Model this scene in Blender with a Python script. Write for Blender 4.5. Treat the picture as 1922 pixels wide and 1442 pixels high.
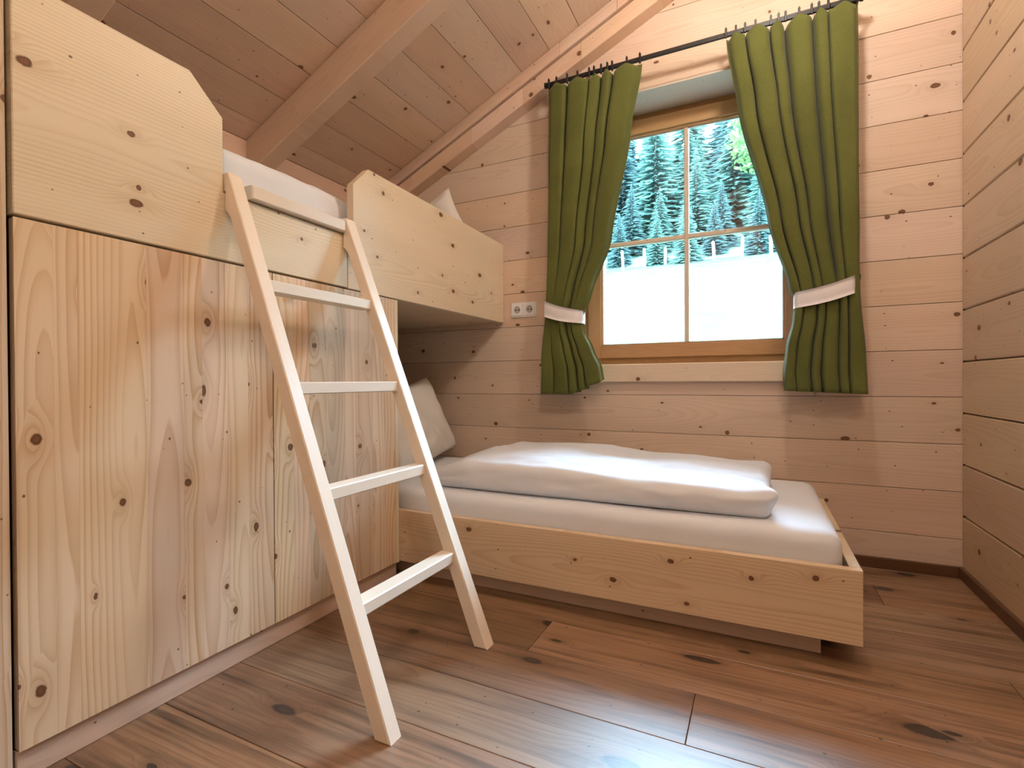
import bpy, bmesh, math, random
from mathutils import Vector, Matrix, noise

# ------------------------------------------------------------------ clear
for o in list(bpy.data.objects):
    bpy.data.objects.remove(o, do_unlink=True)
scene = bpy.context.scene
C = scene.collection
rnd = random.Random(7)
V = Vector

# ------------------------------------------------------------------ camera
cam_d = bpy.data.cameras.new('camera')
cam_d.sensor_fit = 'HORIZONTAL'
cam_d.sensor_width = 36.0
cam_d.lens = 949.39 / 1922 * 36.0
cam_d.clip_start = 0.05
cam_d.clip_end = 300
cam = bpy.data.objects.new('camera', cam_d)
C.objects.link(cam)
yaw, pitch, roll = (math.radians(a) for a in (-25.9557, -0.3574, -0.3320))
f_ = V((math.sin(yaw) * math.cos(pitch), math.cos(yaw) * math.cos(pitch), math.sin(pitch)))
r_ = V((math.cos(yaw), -math.sin(yaw), 0))
u_ = r_.cross(f_)
r2 = r_ * math.cos(roll) + u_ * math.sin(roll)
u2 = -r_ * math.sin(roll) + u_ * math.cos(roll)
mw = Matrix.Identity(4)
for i in range(3):
    mw[i][0], mw[i][1], mw[i][2] = r2[i], u2[i], -f_[i]
mw.translation = V((1.37918, -2.72577, 0.83789))
cam.matrix_world = mw
scene.camera = cam

# ------------------------------------------------------------------ world and exposure
SKY = 62.0
world = bpy.data.worlds.new('overcast_sky')
scene.world = world
world.use_nodes = True
wn = world.node_tree.nodes
bg = wn['Background']
bg.inputs['Color'].default_value = (0.50, 0.745, 1.0, 1)
bg.inputs['Strength'].default_value = SKY
vs = scene.view_settings
vs.view_transform = 'Standard'
vs.look = 'None'
vs.exposure = 0.42
vs.gamma = 1.0
vs.use_curve_mapping = False
LAMPS = [V((1.45, -0.95, 2.72)), V((1.72, -3.05, 2.78))]  # second position is the added fill lamp, out of view
LAMP_R = 0.08
LAMP_E = (122.0, 132.0)
LAMP_C = (1.0, 0.90, 0.78)

# portal in the window opening: guides daylight sampling only
pd = bpy.data.lights.new('window_portal', 'AREA')
pd.shape = 'RECTANGLE'
pd.size, pd.size_y = 1.25, 1.5
pd.cycles.is_portal = True
po = bpy.data.objects.new('window_portal', pd)
C.objects.link(po)
po.location = (1.02, 0.36, 1.65)
po.rotation_euler = (math.radians(-90), 0, 0)   # area light -Z axis looks to -Y (into the room)


# ------------------------------------------------------------------ node helpers
class NT:
    def __init__(self, name):
        self.m = bpy.data.materials.new(name)
        self.m.use_nodes = True
        self.t = self.m.node_tree
        self.t.nodes.clear()
        self.out = self.t.nodes.new('ShaderNodeOutputMaterial')

    def n(self, typ, **kw):
        nd = self.t.nodes.new(typ)
        for k, v in kw.items():
            if hasattr(nd, k):
                setattr(nd, k, v)
        return nd

    def set(self, sock, v):
        if isinstance(v, bpy.types.NodeSocket):
            self.t.links.new(v, sock)
        else:
            sock.default_value = v

    def math(self, op, a, b=0.0, c=0.0, clamp=False):
        nd = self.n('ShaderNodeMath', operation=op, use_clamp=clamp)
        self.set(nd.inputs[0], a)
        self.set(nd.inputs[1], b)
        self.set(nd.inputs[2], c)
        return nd.outputs[0]

    def comb(self, x, y, z=0.0):
        nd = self.n('ShaderNodeCombineXYZ')
        for s, v in zip(nd.inputs, (x, y, z)):
            self.set(s, v)
        return nd.outputs[0]

    def noise(self, vec, scale=1.0, detail=2.0, rough=0.5):
        nd = self.n('ShaderNodeTexNoise', noise_dimensions='3D')
        self.set(nd.inputs['Vector'], vec)
        nd.inputs['Scale'].default_value = scale
        nd.inputs['Detail'].default_value = detail
        nd.inputs['Roughness'].default_value = rough
        return nd.outputs['Fac']

    def mix(self, fac, a, b):
        nd = self.n('ShaderNodeMix', data_type='RGBA')
        nd.clamp_factor = True
        self.set(nd.inputs['Factor'], fac)
        self.set(nd.inputs['A'], a)
        self.set(nd.inputs['B'], b)
        # RGBA sockets sit at index 6/7 / output 2
        return nd

    def mixc(self, fac, a, b, blend='MIX'):
        nd = self.t.nodes.new('ShaderNodeMix')
        nd.data_type = 'RGBA'
        nd.blend_type = blend
        self.set(nd.inputs[0], fac)
        self.set(nd.inputs[6], a)
        self.set(nd.inputs[7], b)
        return nd.outputs[2]

    def ramp(self, fac, pts, interp='LINEAR'):
        nd = self.n('ShaderNodeValToRGB')
        cr = nd.color_ramp
        cr.interpolation = interp
        while len(cr.elements) < len(pts):
            cr.elements.new(0.5)
        for e, (p, c) in zip(cr.elements, pts):
            e.position = p
            e.color = (*c, 1) if len(c) == 3 else c
        self.set(nd.inputs[0], fac)
        return nd.outputs[0]

    def mr(self, v, a, b, c, d, smooth=False):
        nd = self.n('ShaderNodeMapRange')
        nd.clamp = True
        if smooth:
            nd.interpolation_type = 'SMOOTHSTEP'
        self.set(nd.inputs[0], v)
        for i, x in enumerate((a, b, c, d)):
            self.set(nd.inputs[i + 1], x)
        return nd.outputs[0]

    def principled(self, color, rough=0.5, spec=0.5, normal=None, sheen=0.0):
        nd = self.n('ShaderNodeBsdfPrincipled')
        self.set(nd.inputs['Base Color'], color)
        self.set(nd.inputs['Roughness'], rough)
        nd.inputs['Specular IOR Level'].default_value = spec
        if sheen:
            nd.inputs['Sheen Weight'].default_value = sheen
        if normal is not None:
            self.t.links.new(normal, nd.inputs['Normal'])
        self.t.links.new(nd.outputs[0], self.out.inputs[0])
        return nd

    def bump(self, h, strength=0.2, dist=0.002):
        nd = self.n('ShaderNodeBump')
        nd.inputs['Strength'].default_value = strength
        nd.inputs['Distance'].default_value = dist
        self.t.links.new(h, nd.inputs['Height'])
        return nd.outputs[0]


def wood(name, base, late, knot=(0.105, 0.045, 0.020), rings=95.0, ring_amt=0.6, kx=3.2, ky=8.5,
         kth=0.55, kr=(0.004, 0.012), pin=True, tone=0.10, rough=0.5, spec=0.35, seed=0.0,
         streak=0.0, halo=0.35, spread=0.07, fiber=0.10, swirl=2.4, drift_amt=0.22, aspect=(0.55, 1.15)):
    """Sawn timber. Local X runs along the grain, local Y across the face."""
    g = NT(name)
    tc = g.n('ShaderNodeTexCoord')
    sep = g.n('ShaderNodeSeparateXYZ')
    g.t.links.new(tc.outputs['Object'], sep.inputs[0])
    X, Y, Z = sep.outputs
    oi = g.n('ShaderNodeObjectInfo')
    R = oi.outputs['Random']
    wnz = g.n('ShaderNodeTexWhiteNoise', noise_dimensions='1D')
    g.set(wnz.inputs['W'], g.math('ADD', g.math('MULTIPLY', R, 913.7), seed))
    sc = g.n('ShaderNodeSeparateColor')
    g.t.links.new(wnz.outputs['Color'], sc.inputs[0])
    ra, rb, rc = sc.outputs
    x = g.math('ADD', X, g.math('MULTIPLY', ra, 50.0))
    yo = g.math('MULTIPLY', rb, 40.0)
    y = g.math('ADD', Y, yo)
    # --- knots
    vor = g.n('ShaderNodeTexVoronoi', voronoi_dimensions='2D', feature='F1')
    vor.inputs['Scale'].default_value = 1.0
    vor.inputs['Randomness'].default_value = 1.0
    g.set(vor.inputs['Vector'], g.comb(g.math('MULTIPLY', x, kx), g.math('MULTIPLY', y, ky)))
    ps = g.n('ShaderNodeSeparateXYZ')
    g.t.links.new(vor.outputs['Position'], ps.inputs[0])
    dx = g.math('SUBTRACT', x, g.math('DIVIDE', ps.outputs[0], kx))
    dy = g.math('SUBTRACT', y, g.math('DIVIDE', ps.outputs[1], ky))
    vc = g.n('ShaderNodeSeparateColor')
    g.t.links.new(vor.outputs['Color'], vc.inputs[0])
    has = g.math('GREATER_THAN', vc.outputs[0], kth)
    kR = g.mr(vc.outputs[1], 0.0, 1.0, kr[0], kr[1])
    wob = g.math('MULTIPLY', g.math('SUBTRACT', g.noise(g.comb(x, y), 90.0, 2.0), 0.5), 0.006)
    asp = g.mr(vc.outputs[2], 0.0, 1.0, aspect[0], aspect[1])
    d = g.math('SQRT', g.math('ADD', g.math('POWER', g.math('MULTIPLY', dx, asp), 2.0), g.math('POWER', dy, 2.0)))
    d = g.math('ADD', d, wob)
    q = g.math('DIVIDE', d, kR)
    kmask = g.math('MULTIPLY', g.mr(q, 0.75, 1.15, 1.0, 0.0, True), has)
    kedge = g.math('MULTIPLY', g.mr(q, 0.3, 0.95, 0.0, 1.0, True), kmask)
    gx = g.math('DIVIDE', dx, g.math('MULTIPLY', kR, 5.0))
    gy = g.math('DIVIDE', dy, g.math('MULTIPLY', kR, 2.0))
    bumpk = g.math('MULTIPLY', g.math('EXPONENT', g.math('MULTIPLY', g.math('ADD', g.math('POWER', gx, 2.0), g.math('POWER', gy, 2.0)), -1.0)), has)
    # --- rings: a log cut by a plane, so arches in the middle and straight grain at the sides
    wl = g.noise(g.comb(g.math('MULTIPLY', x, 1.1), g.math('MULTIPLY', y, 5.0), Z), 1.0, 2.0)
    wl2 = g.noise(g.comb(g.math('MULTIPLY', x, 3.0), g.math('MULTIPLY', y, 26.0), Z), 1.0, 2.0)
    h = g.math('ADD', g.math('MULTIPLY', g.math('SUBTRACT', g.noise(g.comb(g.math('MULTIPLY', x, 1.0), 3.3, rc), 1.0, 1.0), 0.5), 0.14),
               g.math('MULTIPLY', X, 0.012))
    h = g.math('ADD', h, 0.05)
    y0 = g.math('ADD', Y, g.math('MULTIPLY', g.math('SUBTRACT', rc, 0.5), spread))
    rad = g.math('SQRT', g.math('ADD', g.math('POWER', y0, 2.0), g.math('POWER', h, 2.0)))
    rad = g.math('ADD', rad, g.math('MULTIPLY', wl, 0.028))
    rad = g.math('ADD', rad, g.math('MULTIPLY', wl2, 0.005))
    G = g.math('ADD', g.math('MULTIPLY', rad, rings), g.math('MULTIPLY', bumpk, swirl))
    fr = g.math('FRACT', G)
    ring = g.ramp(fr, [(0.0, (0.05,) * 3), (0.45, (0.12,) * 3), (0.82, (0.75,) * 3), (0.93, (1.0,) * 3), (1.0, (0.05,) * 3)])
    patch = g.mr(g.noise(g.comb(g.math('MULTIPLY', x, 0.7), g.math('MULTIPLY', y, 9.0), 4.0), 1.0, 2.0), 0.3, 0.72, 0.25, 1.0)
    ring = g.math('MULTIPLY', ring, patch)
    fib = g.noise(g.comb(g.math('MULTIPLY', x, 7.0), g.math('MULTIPLY', y, 420.0), Z), 1.0, 2.0)
    col = g.mixc(g.math('MULTIPLY', ring, ring_amt), (*base, 1), (*late, 1))
    # broad tonal drift and per-board tone
    drift = g.noise(g.comb(g.math('MULTIPLY', x, 0.8), g.math('MULTIPLY', y, 7.0), 9.0), 1.0, 2.0)
    val = g.math('ADD', 1.0 - tone * 0.9, g.math('MULTIPLY', ra, tone * 1.2))
    val = g.math('ADD', val, g.math('MULTIPLY', g.math('SUBTRACT', drift, 0.5), drift_amt))
    val = g.math('ADD', val, g.math('MULTIPLY', g.math('SUBTRACT', fib, 0.5), fiber))
    hs = g.n('ShaderNodeHueSaturation')
    g.set(hs.inputs['Hue'], g.math('ADD', 0.494, g.math('MULTIPLY', rb, 0.012)))
    g.set(hs.inputs['Saturation'], g.math('ADD', 0.90, g.math('MULTIPLY', rc, 0.2)))
    g.set(hs.inputs['Value'], val)
    g.set(hs.inputs['Color'], col)
    col = hs.outputs[0]
    if streak:
        st = g.noise(g.comb(g.math('MULTIPLY', x, 1.7), g.math('MULTIPLY', y, 30.0), 2.0), 1.0, 4.0, 0.6)
        st = g.mr(st, 0.47, 0.70, 0.0, streak)
        col = g.mixc(st, col, (*[c * 0.42 for c in late], 1))
    hl = g.math('MULTIPLY', bumpk, halo)
    col = g.mixc(hl, col, (*[c * 0.85 for c in late], 1))
    kc = g.mixc(kedge, (*[min(1, c * 1.9) for c in knot], 1), (*knot, 1))
    col = g.mixc(kmask, col, kc)
    if pin:
        v2 = g.n('ShaderNodeTexVoronoi', voronoi_dimensions='2D', feature='F1')
        v2.inputs['Scale'].default_value = 1.0
        g.set(v2.inputs['Vector'], g.comb(g.math('MULTIPLY', x, 7.0), g.math('MULTIPLY', y, 15.0), 0))
        p2 = g.n('ShaderNodeSeparateXYZ')
        g.t.links.new(v2.outputs['Position'], p2.inputs[0])
        ex = g.math('MULTIPLY', g.math('SUBTRACT', x, g.math('DIVIDE', p2.outputs[0], 7.0)), 0.8)
        ey = g.math('SUBTRACT', y, g.math('DIVIDE', p2.outputs[1], 15.0))
        e = g.math('SQRT', g.math('ADD', g.math('POWER', ex, 2.0), g.math('POWER', ey, 2.0)))
        c2 = g.n('ShaderNodeSeparateColor')
        g.t.links.new(v2.outputs['Color'], c2.inputs[0])
        pr = g.mr(c2.outputs[1], 0.0, 1.0, 0.0012, 0.0034)
        pm = g.math('MULTIPLY', g.mr(g.math('DIVIDE', e, pr), 0.7, 1.25, 1.0, 0.0, True), g.math('GREATER_THAN', c2.outputs[0], 0.62))
        col = g.mixc(g.math('MULTIPLY', pm, 0.85), col, (*knot, 1))
    hgt = g.math('ADD', g.math('MULTIPLY', ring, 0.5), g.math('MULTIPLY', fib, 0.5))
    nrm = g.bump(hgt, 0.12, 0.0015)
    rgh = g.math('ADD', rough, g.math('MULTIPLY', g.math('SUBTRACT', fib, 0.5), 0.12))
    g.principled(col, rgh, spec, nrm)
    return g.m


def plain(name, color, rough=0.5, spec=0.5, metallic=0.0, nscale=0.0, namt=0.0, bump=0.0):
    g = NT(name)
    col = (*color, 1)
    nrm = None
    if nscale:
        tc = g.n('ShaderNodeTexCoord')
        nz = g.noise(tc.outputs['Object'], nscale, 3.0)
        col = g.mixc(g.mr(nz, 0.3, 0.7, 0.0, 1.0), (*[c * (1 - namt) for c in color], 1), (*[min(1, c * (1 + namt)) for c in color], 1))
        if bump:
            nrm = g.bump(nz, bump, 0.002)
    p = g.principled(col, rough, spec, nrm)
    p.inputs['Metallic'].default_value = metallic
    return g.m


def fabric(name, color, dark=0.75, weave=900.0, rough=0.9, translucent=0.0, crease=0.0, sheen=0.15):
    g = NT(name)
    tc = g.n('ShaderNodeTexCoord')
    P = tc.outputs['Object']
    wv = g.noise(P, weave, 1.0)
    blotch = g.noise(P, 6.0, 3.0)
    f = g.math('ADD', g.math('MULTIPLY', wv, 0.6), g.math('MULTIPLY', blotch, 0.4))
    col = g.mixc(g.mr(f, 0.35, 0.65, 0.0, 1.0), (*[c * dark for c in color], 1), (*color, 1))
    h = g.math('MULTIPLY', wv, 0.15)
    if crease:
        c1 = g.noise(P, 7.0, 4.0, 0.55)
        c2 = g.noise(P, 26.0, 3.0, 0.5)
        h = g.math('ADD', h, g.math('ADD', g.math('MULTIPLY', c1, crease * 4.0), g.math('MULTIPLY', c2, crease * 0.6)))
    nrm = g.bump(h, 0.35, 0.006)
    p = g.principled(col, rough, 0.2, nrm, sheen)
    if translucent:
        tr = g.n('ShaderNodeBsdfTranslucent')
        g.t.links.new(col, tr.inputs[0])
        mx = g.n('ShaderNodeMixShader')
        mx.inputs[0].default_value = translucent
        g.t.links.new(p.outputs[0], mx.inputs[1])
        g.t.links.new(tr.outputs[0], mx.inputs[2])
        g.t.links.new(mx.outputs[0], g.out.inputs[0])
    return g.m


M = {}
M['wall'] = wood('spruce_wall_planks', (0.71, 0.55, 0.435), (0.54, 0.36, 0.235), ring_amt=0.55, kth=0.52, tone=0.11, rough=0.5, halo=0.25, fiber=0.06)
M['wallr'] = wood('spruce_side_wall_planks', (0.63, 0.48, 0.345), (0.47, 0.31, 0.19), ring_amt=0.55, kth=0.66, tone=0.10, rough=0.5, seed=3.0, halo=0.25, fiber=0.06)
M['ceil'] = wood('spruce_ceiling_boards', (0.72, 0.525, 0.395), (0.58, 0.385, 0.265), ring_amt=0.5, kth=0.55, kr=(0.004, 0.012), tone=0.14, rough=0.36, spec=0.5, seed=5.0, fiber=0.06)
M['beam'] = wood('spruce_rafter_timber', (0.75, 0.542, 0.412), (0.6, 0.384, 0.251), ring_amt=0.45, kth=0.55, kr=(0.005, 0.014), tone=0.08, rough=0.42, seed=8.0, fiber=0.06)
M['door'] = wood('spruce_door_staves', (0.745, 0.58, 0.415), (0.47, 0.25, 0.105), rings=80.0, ring_amt=0.85, kth=0.46, kx=4.0, ky=9.0, kr=(0.004, 0.011), tone=0.16, rough=0.42, seed=11.0, spread=0.1, fiber=0.06)
M['panel'] = wood('spruce_bunk_panels', (0.77, 0.66, 0.50), (0.57, 0.40, 0.225), rings=110.0, ring_amt=0.6, kth=0.48, kx=3.8, ky=9.0, kr=(0.005, 0.011), tone=0.05, rough=0.42, seed=14.0, spread=0.3)
M['bed'] = wood('spruce_bed_boards', (0.73, 0.57, 0.395), (0.50, 0.315, 0.16), rings=105.0, ring_amt=0.7, kth=0.46, kx=4.8, ky=9.0, kr=(0.004, 0.010), tone=0.05, rough=0.42, seed=17.0, spread=0.15)
M['ladder'] = wood('pale_beech_ladder', (0.84, 0.74, 0.62), (0.76, 0.63, 0.5), rings=130.0, ring_amt=0.25, kth=1.1, pin=False, tone=0.04, rough=0.35, seed=20.0, spec=0.45, fiber=0.04)
M['plinth'] = wood('spruce_plinth_boards', (0.64, 0.483, 0.374), (0.5, 0.335, 0.225), ring_amt=0.45, kth=0.6, kx=6.0, tone=0.06, rough=0.4, seed=23.0)
M['frame'] = wood('oiled_larch_window', (0.50, 0.28, 0.125), (0.36, 0.175, 0.07), rings=140.0, ring_amt=0.4, kth=1.1, pin=False, tone=0.06, rough=0.4, seed=26.0)
M['reveal'] = wood('pale_reveal_boards', (0.72, 0.59, 0.47), (0.6, 0.45, 0.33), ring_amt=0.35, kth=0.75, tone=0.05, rough=0.45, seed=29.0)
M['floor'] = wood('oiled_oak_floor', (0.325, 0.19, 0.108), (0.165, 0.082, 0.040), knot=(0.022, 0.012, 0.008), rings=70.0, ring_amt=0.75, kx=2.0, ky=4.6, kth=0.50,
                  kr=(0.007, 0.024), tone=0.34, rough=0.42, spec=1.0, seed=31.0, streak=0.85, halo=0.9, spread=0.2, fiber=0.5, swirl=5.0, drift_amt=0.75, aspect=(0.22, 0.75))
M['skirt'] = wood('dark_oak_skirting', (0.13, 0.068, 0.034), (0.085, 0.04, 0.02), kth=1.1, pin=False, tone=0.08, rough=0.45, seed=35.0)
M['core'] = plain('dark_joint_core', (0.03, 0.016, 0.009), 0.8, 0.2, nscale=40, namt=0.2)
M['curtain'] = fabric('olive_green_wool', (0.140, 0.152, 0.038), dark=0.66, weave=420.0, translucent=0.06, sheen=0.1)
M['band'] = fabric('white_linen_band', (0.80, 0.77, 0.78), dark=0.93, weave=500.0, crease=0.05)
M['linen'] = fabric('white_bed_linen', (0.77, 0.79, 0.845), dark=0.95, weave=700.0, crease=0.2)
M['pillow'] = fabric('white_pillow_linen', (0.76, 0.73, 0.69), dark=0.94, weave=600.0, crease=0.10)
M['black'] = plain('black_powder_coat', (0.012, 0.011, 0.012), 0.38, 0.5, nscale=60, namt=0.2)
M['white'] = plain('white_socket_plastic', (0.80, 0.80, 0.80), 0.3, 0.5, nscale=30, namt=0.02)
M['well'] = plain('shade_grey_socket_well', (0.42, 0.42, 0.43), 0.4, 0.4, nscale=30, namt=0.03)  # shade inside the sunk well is put into this grey
M['dark'] = plain('dark_socket_hole', (0.03, 0.03, 0.035), 0.5, 0.4, nscale=30, namt=0.1)
M['steel'] = plain('steel_contact', (0.45, 0.45, 0.47), 0.3, 0.5, 1.0, nscale=30, namt=0.1)
M['alu'] = plain('pale_aluminium_spacer', (0.62, 0.68, 0.72), 0.35, 0.5, 0.3, nscale=30, namt=0.05)
M['lampmetal'] = plain('brushed_lamp_metal', (0.5, 0.48, 0.45), 0.35, 0.5, 1.0, nscale=30, namt=0.1)
M['post'] = plain('weathered_post_wood', (0.3, 0.276, 0.252), 0.8, 0.2, nscale=12, namt=0.25)
M['bark'] = plain('spruce_bark', (0.05, 0.05, 0.042), 0.9, 0.1, nscale=8, namt=0.3)
M['meadow'] = plain('bright_summer_meadow', (0.0135, 0.034, 0.022), 0.9, 0.1, nscale=0.9, namt=0.35)
M['hill'] = plain('forest_hillside', (0.05, 0.085, 0.065), 0.95, 0.1, nscale=0.5, namt=0.35)
def needles(name, color):
    m = plain(name, color, 0.8, 0.15, nscale=1.2, namt=0.35)
    t = m.node_tree
    p = next(n for n in t.nodes if n.type == 'BSDF_PRINCIPLED')
    out = next(n for n in t.nodes if n.type == 'OUTPUT_MATERIAL')
    tr = t.nodes.new('ShaderNodeBsdfTranslucent')
    t.links.new(p.inputs['Base Color'].links[0].from_socket, tr.inputs[0])
    mx = t.nodes.new('ShaderNodeMixShader')
    mx.inputs[0].default_value = 0.4
    t.links.new(p.outputs[0], mx.inputs[1])
    t.links.new(tr.outputs[0], mx.inputs[2])
    t.links.new(mx.outputs[0], out.inputs[0])
    return m


M['spruce_a'] = needles('blue_green_spruce_needles', (0.030, 0.060, 0.055))
M['spruce_b'] = needles('mid_green_spruce_needles', (0.036, 0.078, 0.060))
M['spruce_c'] = needles('pale_green_spruce_needles', (0.044, 0.092, 0.072))
M['leaf'] = needles('fresh_broadleaf_leaves', (0.075, 0.135, 0.04))


def glass_mat():
    g = NT('window_glass')
    tr = g.n('ShaderNodeBsdfTransparent')
    tr.inputs[0].default_value = (0.96, 0.985, 0.98, 1)
    gl = g.n('ShaderNodeBsdfGlossy')
    gl.inputs['Roughness'].default_value = 0.02
    nz = g.n('ShaderNodeTexNoise')
    nz.inputs['Scale'].default_value = 3.0
    g.t.links.new(g.mixc(nz.outputs[0], (0.95, 0.98, 0.98, 1), (1, 1, 1, 1)), gl.inputs[0])
    fr = g.n('ShaderNodeFresnel')
    fr.inputs[0].default_value = 1.45
    mx = g.n('ShaderNodeMixShader')
    g.t.links.new(fr.outputs[0], mx.inputs[0])
    g.t.links.new(tr.outputs[0], mx.inputs[1])
    g.t.links.new(gl.outputs[0], mx.inputs[2])
    g.t.links.new(mx.outputs[0], g.out.inputs[0])
    return g.m


def glow_mat(strength):
    g = NT('glowing_opal_glass')
    e = g.n('ShaderNodeEmission')
    e.inputs[0].default_value = (*LAMP_C, 1)
    e.inputs[1].default_value = strength
    g.t.links.new(e.outputs[0], g.out.inputs[0])
    return g.m


M['glass'] = glass_mat()
M['glow0'], M['glow_fill'] = glow_mat(LAMP_E[0]), glow_mat(LAMP_E[1])

# ------------------------------------------------------------------ object helpers
WM = {}


def link(o, world_m, parent=None):
    C.objects.link(o)
    WM[o] = world_m
    if parent is not None:
        o.parent = parent
        o.matrix_parent_inverse = Matrix.Identity(4)
        o.matrix_basis = WM[parent].inverted() @ world_m
    else:
        o.matrix_basis = world_m
    return o


def tag(o, label=None, cat=None, group=None, kind=None):
    if label: o['label'] = label
    if cat: o['category'] = cat
    if group: o['group'] = group
    if kind: o['kind'] = kind
    return o


def thing(name, loc, label, cat, group=None):
    o = bpy.data.objects.new(name, None)
    o.empty_display_size = 0.1
    link(o, Matrix.Translation(V(loc)))
    return tag(o, label, cat, group)


def meshobj(name, verts, faces, mat, world_m=None, parent=None, smooth=False):
    me = bpy.data.meshes.new(name)
    me.from_pydata([tuple(v) for v in verts], [], faces)
    me.materials.append(mat)
    if smooth:
        me.polygons.foreach_set('use_smooth', [True] * len(me.polygons))
    me.update()
    o = bpy.data.objects.new(name, me)
    return link(o, world_m or Matrix.Identity(4), parent)


def inset_poly(p, e):
    n = len(p)
    out = []
    for i in range(n):
        a, b, c = p[i - 1], p[i], p[(i + 1) % n]
        d1 = (b - a).normalized()
        d2 = (c - b).normalized()
        n1 = V((-d1.y, d1.x))
        n2 = V((-d2.y, d2.x))
        k = 1 + n1.dot(n2)
        out.append(b + (n1 + n2) * (e / max(k, 0.3)))
    return out


def board(name, pts, normal, xdir, t, mat, parent=None, ch=0.0015, both=False, chd=None, gap=0.0):
    """Board whose front face is the world polygon pts; grain along xdir; thickness t behind the face."""
    pts = [V(p) for p in pts]
    nz = V(normal).normalized()
    x = V(xdir).normalized()
    x = (x - nz * x.dot(nz)).normalized()
    y = nz.cross(x)
    o = sum(pts, V((0, 0, 0))) / len(pts)
    p2 = [V(((p - o).dot(x), (p - o).dot(y))) for p in pts]
    area = sum(p2[i].x * p2[(i + 1) % len(p2)].y - p2[(i + 1) % len(p2)].x * p2[i].y for i in range(len(p2)))
    if area < 0:
        p2.reverse()
    if gap:
        p2 = inset_poly(p2, gap)
    n = len(p2)
    chd = ch if chd is None else chd
    ins = inset_poly(p2, ch)
    rings = []
    if both:
        rings.append([(q.x, q.y, -t) for q in ins])
        rings.append([(q.x, q.y, -t + chd) for q in p2])
    else:
        rings.append([(q.x, q.y, -t) for q in p2])
    rings.append([(q.x, q.y, -chd) for q in p2])
    rings.append([(q.x, q.y, 0.0) for q in ins])
    vs_ = [v for r in rings for v in r]
    fs = [list(range(n - 1, -1, -1))]
    for k in range(len(rings) - 1):
        for i in range(n):
            j = (i + 1) % n
            fs.append([k * n + i, k * n + j, (k + 1) * n + j, (k + 1) * n + i])
    fs.append([(len(rings) - 1) * n + i for i in range(n)])
    m = Matrix.Identity(4)
    for i in range(3):
        m[i][0], m[i][1], m[i][2] = x[i], y[i], nz[i]
    m.translation = o
    return meshobj(name, vs_, fs, mat, m, parent)


def rect(axis, val, a0, a1, b0, b1):
    """rectangle on plane axis=val; (a, b) are the two other axes in xyz order."""
    out = []
    for a, b in ((a0, b0), (a1, b0), (a1, b1), (a0, b1)):
        p = [a, b]
        p.insert('xyz'.index(axis), val)
        out.append(tuple(p))
    return out


def boxes(name, bxs, mat, parent=None, ref=None):
    """several axis-aligned boxes as ONE mesh (a single solid piece such as a wall with an opening)."""
    vs_, fs = [], []
    for (x0, y0, z0, x1, y1, z1) in bxs:
        b = len(vs_)
        vs_ += [(x0, y0, z0), (x1, y0, z0), (x1, y1, z0), (x0, y1, z0), (x0, y0, z1), (x1, y0, z1), (x1, y1, z1), (x0, y1, z1)]
        fs += [[b + i for i in q] for q in ((3, 2, 1, 0), (4, 5, 6, 7), (0, 1, 5, 4), (1, 2, 6, 5), (2, 3, 7, 6), (3, 0, 4, 7))]
    o = V(ref) if ref else V(vs_[0])
    return meshobj(name, [V(v) - o for v in vs_], fs, mat, Matrix.Translation(o), parent)


def tube(name, pts, r, mat, parent=None, seg=10, caps=True, squash=None):
    pts = [V(p) for p in pts]
    rs = r if isinstance(r, (list, tuple)) else [r] * len(pts)
    o = pts[0]
    vs_, fs = [], []
    for i, p in enumerate(pts):
        d = (pts[min(i + 1, len(pts) - 1)] - pts[max(i - 1, 0)]).normalized()
        up = V((0, 0, 1)) if abs(d.z) < 0.9 else V((0, 1, 0))
        a = d.cross(up).normalized()
        b = a.cross(d).normalized()
        for k in range(seg):
            t = 2 * math.pi * k / seg
            vs_.append(p - o + a * math.cos(t) * rs[i] + b * math.sin(t) * rs[i] * (squash or 1))
    for i in range(len(pts) - 1):
        for k in range(seg):
            j = (k + 1) % seg
            fs.append([i * seg + k, i * seg + j, (i + 1) * seg + j, (i + 1) * seg + k])
    if caps:
        fs.append(list(range(seg - 1, -1, -1)))
        fs.append([(len(pts) - 1) * seg + k for k in range(seg)])
    return meshobj(name, vs_, fs, mat, Matrix.Translation(o), parent, smooth=True)


def clip_poly(p, f):
    """clip polygon of 2D tuples by f(pt) >= 0 (f linear)."""
    out = []
    for i in range(len(p)):
        a, b = p[i], p[(i + 1) % len(p)]
        fa, fb = f(a), f(b)
        if fa >= 0: out.append(a)
        if (fa >= 0) != (fb >= 0):
            t = fa / (fa - fb)
            out.append((a[0] + (b[0] - a[0]) * t, a[1] + (b[1] - a[1]) * t))
    return out


# ------------------------------------------------------------------ room dimensions
XL, XR, YB, YF = -0.975, 2.147, 0.0, -3.60
SL, CB, CT = 0.4544, 2.340, 2.520          # rafter underside z = CB + SL x ; ceiling boards z = CT + SL x
SLV = V((1, 0, SL)).normalized()           # up the slope
CN = V((SL, 0, -1)).normalized()           # ceiling normal, into the room
WX0, WX1, WZ0, WZ1 = 0.425, 1.615, 0.924, 2.372   # window opening
zc = lambda x: CT + SL * x

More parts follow.
